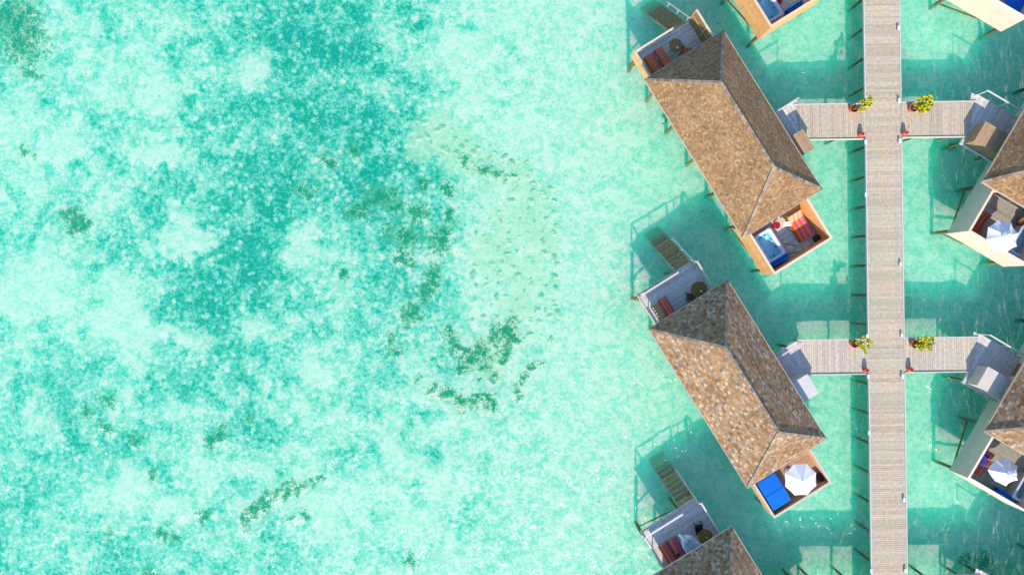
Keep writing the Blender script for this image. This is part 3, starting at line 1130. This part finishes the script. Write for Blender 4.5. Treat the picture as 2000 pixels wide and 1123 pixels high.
L1r, L2r, L3r, L0r, R1r, R2r = vrot(-1, 1), vrot(-1, 2), vrot(-1, 3), vrot(-1, 0), vrot(1, 1), vrot(1, 2)
PI = math.pi
# courtyard daybed of the upper left villa, head end towards the roof
lounger('wide daybed striped orange, pink and red with its back raised, beside the open hot tub', inv(-1, 1, (1561, 440, .35)), L1r + PI, 1.12, 2.05, HOT[::-1], PINK[::-1], .62, 38)
# sea decks
lounger('red and orange striped lounger nearest the orange side panel of the upper deck', inv(-1, 1, (1281, 133, .35)), L1r, .66, 1.95, STRIPE, STRIPE, .7)
lounger('red striped lounger next to the round table on the upper deck', inv(-1, 1, (1299, 119, .35)), L1r, .60, 1.95, STRIPE[::-1], STRIPE[::-1], .7)
lounger('bare orange timber lounger without mattress beside a pink striped one', inv(-1, 2, (1293, 617, .3)), L2r, .62, 1.9, STRIPE, STRIPE, .7, wood=(.46, .24, .06), cushion=False)
lounger('pink and orange striped lounger beside the bare timber one', inv(-1, 2, (1307, 606, .35)), L2r, .56, 1.9, [(.66, .10, .14), (.72, .30, .05), (.64, .09, .18), (.70, .22, .05), (.64, .08, .16)], STRIPE, .7)
lounger('plum and orange striped lounger nearest the white rail of the swan deck', inv(-1, 3, (1309, 1087, .35)), L3r, .64, 1.95, PLUM, PLUM, .7)
lounger('rosy striped lounger between its twin and the inflatable swan', inv(-1, 3, (1326, 1077, .35)), L3r, .62, 1.95, [(.62, .12, .16), (.66, .28, .06), (.58, .10, .18), (.64, .10, .10), (.60, .10, .2)], PLUM, .7)
# right villas
lounger('rust striped deckchair along the cream wall beside a white parasol', inv(1, 1, (1912, 439, .35)), R1r + PI, .62, 1.75, RUST, RUST, .55, 30, curve=.06)
t = lounger('orange striped lounger under a dark blue towel along the cream wall', inv(1, 2, (1919, 905, .35)), R2r + PI, .62, 1.75, PLUM, PLUM, .5, 20)


def towel(name, lab, loc, rz, w, l, col, z=.42, fold=.02, parts=1):
    b = MB()
    for k in range(parts):
        off = (k - (parts - 1) / 2) * w / parts
        b.grid(lambda s, q: ((s - .5) * l + off * .2, off + (q - .5) * w / parts * .92, z + fold * math.sin(s * 9 + k) + .04 * math.sin(q * PI) + k * .015), 10, 5, lambda s, q: jit(col, .04))
    o = b.build(name, 'fabric', None, True)
    o.location = loc; o.rotation_euler = (0, 0, rz)
    md = o.modifiers.new('thickness', 'SOLIDIFY'); md.thickness = .025
    return tag(o, lab, 'towel')


towel('towel', 'folded white towels beside the striped daybed', inv(-1, 1, (1538, 437, .5)), .12, .34, .62, (.82, .82, .83), .46, .025, 3)
towel('towel', 'dark blue towel spread over the striped lounger by the cream wall', inv(1, 2, (1925, 896, .5)), R2r, .44, 1.1, (.05, .06, .30), .47, .02)


def side_table(lab, loc, col, r=.25, h=.45, cat='side table'):
    t = thing('side_table', lab, cat, loc)
    b = MB(); b.lathe([(r * .96, h - .05), (r, h - .03), (r, h), (r * .94, h + .01), (r * .9, h - .005)], col, n=24); b.build('table_top', 'plastic', t)
    b = MB(); b.lathe([(r * .6, 0), (r * .5, .04), (r * .25, .12), (r * .22, h - .05)], tuple(c * .8 for c in col), n=16); b.build('pedestal', 'plastic', t)
    b = MB()
    for k in range(3):
        a = k * 2.1 + .5
        b.bar((0, 0, h + .008), (r * .9 * math.cos(a), r * .9 * math.sin(a), h + .008), .012, .012, tuple(c * .35 for c in col))
    b.build('seam', 'plastic', t)
    return t


side_table('round red side table between the hot tub and the striped daybed', inv(-1, 1, (1517, 440, .45)), (.45, .02, .03))
side_table('round red side table at the very top edge beside a hot tub', inv(-1, 0, (1521, 3, .45)), (.42, .02, .03))
side_table('round brown red side table beside the lounger with the dark blue towel', inv(1, 2, (1934, 907, .45)), (.34, .07, .03))
for lab, q, c in (('dark woven ring stool in the corner of the orange walled courtyard', (1597, 466, .25), (.06, .045, .045)), ('dark woven ring stool in the courtyard corner right of the octagonal parasol', (1604.5, 931, .25), (.055, .04, .04)), ('brown woven stool beneath the edge of the parasol with the coiled top', (1920.5, 469, .25), (.14, .09, .07))):
    t = thing('stool', lab, 'stool', inv(-1, 1, q), 0, 'woven stools in the courtyards')
    b = MB(); b.lathe([(.2, 0), (.26, .1), (.265, .3), (.22, .36), (.15, .35), (.11, .3)], c, n=20); b.build('seat', 'wicker', t, True)
    b = MB(); b.lathe([(.005, .26), (.12, .28), (.005, .29)], tuple(k * .4 for k in c), n=14); b.build('inset', 'wicker', t)
t = thing('barrel_table', 'round wooden barrel table near the right edge beyond the parasol', 'side table', inv(1, 1, (1999, 432, .4)))
b = MB(); b.lathe([(.24, 0), (.3, .22), (.27, .46), (.2, .46), (.19, .42)], (.26, .13, .04), n=20); b.build('barrel', 'timber', t, True)
b = MB(); b.lathe([(.19, .40), (.19, .44), (.01, .445)], (.42, .24, .06), n=18); b.build('table_top', 'timber', t)


def round_table(lab, loc, r, col):
    t = thing('round_table', lab, 'table', loc, 0, 'round brown tables on the sea decks')
    b = MB(); b.lathe([(r * .97, .70), (r, .715), (r, .74), (r * .97, .75), (r * .1, .752), (r * .09, .742)], col, n=36); b.build('table_top', 'wicker', t)
    for k in range(4):
        a = k * PI / 2 + .6
        b = MB(); b.tube((r * .62 * math.cos(a), r * .62 * math.sin(a), 0), (r * .55 * math.cos(a), r * .55 * math.sin(a), .71), .025, .025, tuple(c * .6 for c in col)); b.build('leg', 'timber', t)
    return t


def armchair(lab, loc, rz, pal, frame_c=(.10, .07, .04)):
    t = thing('armchair', lab, 'chair', loc, rz, 'chairs around the round tables')
    b = MB()
    k = len(pal)
    for i in range(k):
        b.box(-.25, .25, -.25 + .5 * i / k, -.25 + .5 * (i + 1) / k, .38, .46, pal[i])
    b.build('seat', 'fabric', t)
    b = MB()
    for i in range(k):
        ym = -.25 + .5 * (i + .5) / k
        b.bar((-.24, ym, .46), (-.36, ym, .88), .5 / k - .001, .06, pal[i])
    b.build('backrest', 'fabric', t)
    for sx in (-.25, .22):
        for sy in (-1, 1):
            b = MB(); b.box(sx, sx + .05, sy * .27 - .025, sy * .27 + .025, 0, .62 if sx > 0 else .66, frame_c); b.build('leg', 'timber', t)
    for sy in (-1, 1):
        b = MB(); b.box(-.27, .28, sy * .27 - .035, sy * .27 + .035, .62, .65, frame_c); b.build('armrest', 'timber', t)
    return t


BROWN = (.24, .15, .045)
tp = inv(-1, 1, (1320, 89, .75)); round_table('round brown table with a white ashtray on the upper deck', tp, .46, (.27, .17, .05))
tp2 = inv(-1, 2, (1365.5, 565.5, .75)); round_table('round brown table beside the roof on the empty grey deck', tp2, .55, (.20, .13, .035))
tp3 = inv(-1, 3, (1378, 1047, .75)); round_table('round brown table with cups and bottles beside the inflatable swan', tp3, .48, (.24, .14, .03))
armchair('red striped chair half under the roof by the table with the ashtray', inv(-1, 1, (1339, 100, .5)), L1r + 2.2, STRIPE)
armchair('dark chair seat half under the mottled roof beside the round table', inv(-1, 2, (1349, 580, .5)), L2r + 2.6, [(.10, .08, .05), (.12, .09, .06)])
armchair('dark chair in front of the swan deck table', inv(-1, 3, (1367, 1033, .6)), L3r + 1.2, [(.03, .025, .025), (.04, .03, .03)], (.02, .02, .02))
b = MB(); b.lathe([(.05, 0), (.075, .03), (.075, .05), (.055, .05), (.05, .02)], (.82, .82, .8), n=16)
o = b.build('ashtray', 'acrylic'); o.location = (*at(1323, 93.5, DECK_Z + .78).xy, DECK_Z + .752); tag(o, 'small white ashtray on the round table of the upper deck', 'ashtray')
b = MB(); b.lathe([(.05, 0), (.07, .03), (.07, .05), (.05, .05), (.04, .02)], (.82, .82, .8), n=16)
o = b.build('ashtray', 'acrylic'); o.location = (*at(1369, 568.5, DECK_Z + .78).xy, DECK_Z + .752); tag(o, 'tiny white ashtray on the round table of the empty grey deck', 'ashtray')
for i, (qx, qy, c, lab) in enumerate(((1379.5, 1048.5, (.85, .85, .83), 'white cup in the middle of the swan deck table'), (1381.5, 1058, (.85, .85, .85), 'white cup at the roof side of the swan deck table'), (1373, 1053, (.5, .4, .06), 'yellow glass on the swan deck table'))):
    b = MB(); b.lathe([(.035, 0), (.05, .05), (.055, .1), (.045, .1), (.035, .03)], c, n=14)
    o = b.build('cup', 'acrylic'); o.location = (*at(qx, qy, DECK_Z + .8).xy, DECK_Z + .752); tag(o, lab, 'cup', 'cups on the swan deck table')
b = MB(); b.lathe([(.09, 0), (.1, .06), (.07, .12), (.05, .12), (.05, .05)], (.05, .01, .01), n=14)
o = b.build('bowl', 'clay'); o.location = (*at(1325, 1083, DECK_Z + .45).xy, DECK_Z + .40); tag(o, 'small dark bowl on the rosy striped lounger', 'bowl')


# inflatable swan
sw = thing('inflatable_swan', 'white inflatable swan pool float with a looped neck on the deck', 'pool float', inv(-1, 3, (1351, 1066, .3)), L3r + PI + .22)
b = MB()
n1, n2 = 30, 10
vs, fs = [], []
for i in range(n1):
    a = 2 * PI * i / n1
    for j in range(n2):
        q = 2 * PI * j / n2
        rx, ry, r = .62, .38, .24
        x_ = (rx + r * math.cos(q)) * math.cos(a); y_ = (ry + r * math.cos(q)) * math.sin(a)
        vs.append((x_, y_, .24 + r * math.sin(q)))
for i in range(n1):
    for j in range(n2):
        fs.append((i * n2 + j, ((i + 1) % n1) * n2 + j, ((i + 1) % n1) * n2 + (j + 1) % n2, i * n2 + (j + 1) % n2))
b.add(vs, fs, (.80, .82, .86))
b.lathe([(.5, .3), (.5, .36), (.02, .38)], (.78, .81, .86), n=24, sx=1.1, sy=.66)
b.build('body', 'plastic', sw, True)
b = MB()
for s in (-1, 1):
    b.grid(lambda p, q: (-.75 + p * .9, s * (.46 + .1 * math.sin(p * PI)), .42 + q * (.26 * math.sin(p * PI * .9 + .2))), 10, 4, lambda p, q: (.82, .83, .87))
w_ = b.build('wing', 'plastic', sw, True)
md = w_.modifiers.new('thickness', 'SOLIDIFY'); md.thickness = .06
b = MB()
ctrl = [(.62, 0, .36), (.95, .02, .42), (1.22, .03, .62), (1.32, .03, .88), (1.22, .02, 1.1), (1.02, .0, 1.17), (.84, -.02, 1.08), (.76, -.03, .98)]
pts = []
for i in range(15):
    f = i / 14 * (len(ctrl) - 1)
    k = min(int(f), len(ctrl) - 2)
    pts.append(Vector(ctrl[k]).lerp(Vector(ctrl[k + 1]), f - k))
b.path(pts, [.11 - .05 * (i / 14) for i in range(15)], (.84, .84, .86), 9)
b.build('neck', 'plastic', sw, True)
hd = pts[-1]
b = MB(); b.lathe([(.02, -.1), (.085, -.04), (.1, .02), (.07, .09), (.01, .12)], (.84, .84, .86), tuple(hd), 14, 1.3, .8); h_ = b.build('head', 'plastic', sw, True)
b = MB(); b.tube(hd + Vector((-.1, 0, -.02)), hd + Vector((-.26, .0, -.08)), .05, .02, (.75, .25, .03)); b.build('beak', 'plastic', h_)
b = MB(); b.tube(hd + Vector((-.08, -.09, .04)), hd + Vector((-.08, .09, .04)), .02, .02, (.02, .02, .02)); b.build('eye', 'plastic', h_)
towel('towel', 'dark blue towel lying on the deck beside the inflatable swan', inv(-1, 3, (1338, 1078, .05)), L3r, .5, 1.3, (.03, .07, .13), .04, .008)


# ------------------------------------------------------------------ hot tubs
def rrect(hx, hy, r, n=5):
    pts = []
    for (sx, sy, a0) in ((1, 1, 0), (-1, 1, PI / 2), (-1, -1, PI), (1, -1, 1.5 * PI)):
        for i in range(n + 1):
            a = a0 + (PI / 2) * i / n
            pts.append((sx * (hx - r) + r * math.cos(a), sy * (hy - r) + r * math.sin(a)))
    return pts


def loft(b, rings, cols, cap=True):
    k = len(rings[0][0])
    o = len(b.v)
    for ring, zz in rings:
        b.v += [(x_, y_, zz) for x_, y_ in ring]
    for j in range(len(rings) - 1):
        for i in range(k):
            i2 = (i + 1) % k
            b.f.append((o + j * k + i, o + j * k + i2, o + (j + 1) * k + i2, o + (j + 1) * k + i)); b.c.append(cols[j])
    if cap:
        b.f.append(tuple(o + (len(rings) - 1) * k + i for i in range(k))); b.c.append(cols[-1])


tubw = water_mat('tub_water', (.93, 1, 1), 0, .25, 4)


def hot_tub(lab, loc, rz, hx=1.05, hy=.66, h=.62, blue=(.22, .60, .76)):
    t = thing('hot_tub', lab, 'hot tub', loc, rz, 'hot tubs in the courtyards')
    b = MB(); loft(b, [(rrect(hx, hy, .12), 0), (rrect(hx, hy, .12), h - .04)], [(.55, .5, .45)] * 2, False); b.build('cabinet', 'plastic', t)
    b = MB()
    loft(b, [(rrect(hx, hy, .12), h - .06), (rrect(hx + .03, hy + .03, .14), h - .02), (rrect(hx + .01, hy + .01, .13), h + .03), (rrect(hx - .16, hy - .16, .16), h + .02), (rrect(hx - .19, hy - .19, .15), h - .06)], [(.80, .82, .85)] * 4, False)
    b.build('rim', 'acrylic', t, True)
    b = MB()
    loft(b, [(rrect(hx - .19, hy - .19, .15), h - .06), (rrect(hx - .22, hy - .22, .14), h - .28), (rrect(hx - .42, hy - .30, .14), h - .30), (rrect(hx - .48, hy - .34, .12), .06)], [(.50, .78, .86), blue, (.52, .74, .84), (.54, .72, .80)])
    b.build('basin', 'acrylic', t)
    b = MB()
    for (x_, y_) in ((hx - .3, 0), (-hx + .3, .18), (-hx + .3, -.18), (.3, hy - .27), (-.3, hy - .27), (.3, -hy + .27), (-.3, -hy + .27)):
        b.lathe([(.06, h - .27), (.06, h - .24), (.03, h - .235)], (.03, .14, .30), (x_, y_, 0), 10)
    b.build('jet', 'acrylic', t)
    b = MB(); b.prism(rrect(hx - .195, hy - .195, .15), h - .125, h - .12, (.3, .6, .7)); b.build('tub_water', tubw, t)
    return t


BLUE = (.01, .16, .62)
hot_tub('open white hot tub with blue water inside the orange walled courtyard', inv(-1, 1, (1503, 480, .6)), L1r)
hot_tub('open white hot tub with its rounded corner showing at the top edge', inv(-1, 0, (1499, 12, .6)), L0r)
hot_tub('hot tub hidden under a bright blue cover beside the octagonal parasol', inv(-1, 2, (1511, 959, .6)), L2r, 1.05, .68, .58)
hot_tub('hot tub mostly hidden by the parasol with the coiled top', inv(1, 1, (1998, 474, .5)), R1r, 1.0, .66)
hot_tub('hot tub at the right edge partly hidden by the drooping parasol', inv(1, 2, (2003, 955, .5)), R2r, .95, .62)


def cover_on(lab, loc, rz, hx=1.08, hy=.71, z=.62):
    t = thing('tub_cover', lab, 'tub cover', loc, rz, 'blue hot tub covers')
    for s in (-1, 1):
        b = MB()
        vs = [(s * .006, -hy, z), (s * hx, -hy, z), (s * hx, hy, z), (s * .006, hy, z), (s * .006, -hy, z + .13), (s * hx, -hy, z + .08), (s * hx, hy, z + .08), (s * .006, hy, z + .13)]
        fs = [(0, 3, 2, 1), (4, 5, 6, 7), (0, 1, 5, 4), (1, 2, 6, 5), (2, 3, 7, 6), (3, 0, 4, 7)]
        if s < 0:
            fs = [f[::-1] for f in fs]
        b.add(vs, fs, BLUE)
        o = b.build('cover_panel', 'canvas', t)
        bv = o.modifiers.new('bevel', 'BEVEL'); bv.width = .03; bv.segments = 2
    b = MB(); b.bar((0, -hy, z + .135), (0, hy, z + .135), .03, .012, (.008, .10, .42)); b.build('fold_seam', 'canvas', t)
    return t


def cover_folded(lab, loc, rz, L_=1.35, w=.3, h=.75, tilt=.12, lifter=False):
    """folded in half and stood on edge, long side along local y"""
    t = thing('tub_cover', lab, 'tub cover', loc, rz, 'blue hot tub covers')
    for k in (0, 1):
        b = MB()
        x0 = (k - .5) * w * .55
        b.bar((x0, -L_ / 2, .12 + h / 2), (x0, L_ / 2, .12 + h / 2), w * .5, h, BLUE)
        o = b.build('cover_panel', 'canvas', t)
        bv = o.modifiers.new('bevel', 'BEVEL'); bv.width = .04; bv.segments = 2
    if lifter:
        b = MB()
        b.path([(.0, L_ / 2, .6), (.05, L_ / 2 + .35, .62), (.25, L_ / 2 + .85, .25)], .025, (.03, .03, .035))
        b.path([(-.7, L_ / 2 + .35, .35), (-.15, L_ / 2 + .95, .3)], .025, (.03, .03, .035))
        b.build('lifter_arm', 'dark', t)
    return t


cover_on('bright blue padded cover closed over the hot tub beside the octagonal parasol', inv(-1, 2, (1511, 959, .6)), L2r)
cover_folded('folded blue cover with dark lifter arms at the foot of the open hot tub', inv(-1, 1, (1523.5, 508, .7)), L1r, 1.3, .34, .62, lifter=True)
cover_folded('folded blue cover standing along the orange wall at the top edge', inv(-1, 0, (1552, 14, .5)), L0r, 1.25, .24, .5)
cover_on('bright blue cover in the cream courtyard at the top right corner', inv(1, 0, (1990, 0, .6)), vrot(1, 0), 1.1, .75)
cover_folded('folded blue cover below the parasol with the coiled top', inv(1, 1, (1978, 500, .6)), R1r, 1.25, .5, .5)
cover_folded('grey blue folded cover leaning along the wall below the drooping parasol', inv(1, 2, (1964, 966, .5)), R2r, 1.35, .3, .45)


# ------------------------------------------------------------------ parasols
def parasol(lab, loc, r, n, zc, ze, rot, droop=0.0, vent=True, sag=.06, uneven=0.0, seed=1, scal=.025):
    rr = random.Random(seed)
    t = thing('parasol', lab, 'parasol', loc, rot, 'white parasols in the courtyards')
    radii = [r * (1 + uneven * rr.uniform(-1, 1)) for _ in range(n)]
    b = MB()
    ns = 6
    for i in range(n):
        a0, a1 = 2 * PI * i / n, 2 * PI * (i + 1) / n
        r0, r1 = radii[i], radii[(i + 1) % n]
        P0, P1 = Vector((r0 * math.cos(a0), r0 * math.sin(a0), ze)), Vector((r1 * math.cos(a1), r1 * math.sin(a1), ze))
        top = Vector((0, 0, zc))

        def fn(s, q):
            e = P0.lerp(P1, q)
            p = top.lerp(e, s)
            k = 4 * q * (1 - q)
            p = p + Vector((-e.x, -e.y, 0)) * (scal * k * s * s)
            p.z -= sag * k * s + droop * s * s
            return p
        b.grid(fn, ns, 6, lambda s, q: (.80, .80, .80))
    cn = b.build('canopy', 'canvas', t, False)
    md = cn.modifiers.new('thickness', 'SOLIDIFY'); md.thickness = .012
    if vent:
        b = MB()
        for (ra, zz) in ((.30, -.06), (.2, .0), (.11, .05)):
            ring = [Vector((ra * math.cos(k * PI / 8), ra * math.sin(k * PI / 8), zc + zz)) for k in range(17)]
            b.path(ring, .035, (.72, .72, .74), 6)
        b.lathe([(.3, -.05), (.2, .02), (.02, .07)], (.8, .8, .8), (0, 0, zc), 16)
        b.build('vent_top', 'canvas', t, True)
    else:
        b = MB(); b.tube((0, 0, zc - .05), (0, 0, zc + .09), .03, .015, (.35, .33, .3)); b.build('finial', 'dark', t)
    for i in range(n):
        a = 2 * PI * i / n
        b = MB(); b.bar((.05 * math.cos(a), .05 * math.sin(a), zc - .05), (radii[i] * .98 * math.cos(a), radii[i] * .98 * math.sin(a), ze - droop - .035), .02, .025, (.5, .48, .45)); b.build('rib', 'dark', t)
    b = MB(); b.tube((0, 0, 0), (0, 0, zc), .028, .025, (.5, .36, .2), 10); b.build('pole', 'timber', t)
    b = MB(); b.lathe([(.28, 0), (.28, .06), (.1, .1), (.06, .25), (.04, .25)], (.35, .34, .33), n=20); b.build('base', 'plastic', t)
    return t


def under(px_, py_, zabs):
    p = at(px_, py_, zabs)
    return (p.x, p.y, DECK_Z)


parasol('flat white octagonal parasol beside the blue covered hot tub', under(1565, 937, 3.7), 1.1, 8, 2.35, 2.0, .42, 0, False, .02)
parasol('white eight panel parasol with a coiled round top over the striped deckchair courtyard', under(1963.5, 461, 3.7), 1.13, 8, 2.35, 1.85, .2, .05, True, .06, .06, 4, .06)
parasol('drooping white parasol with sagging panels at the lower right edge', under(1973.5, 925, 3.7), .98, 7, 2.3, 1.65, .35, .12, True, .14, .12, 9)
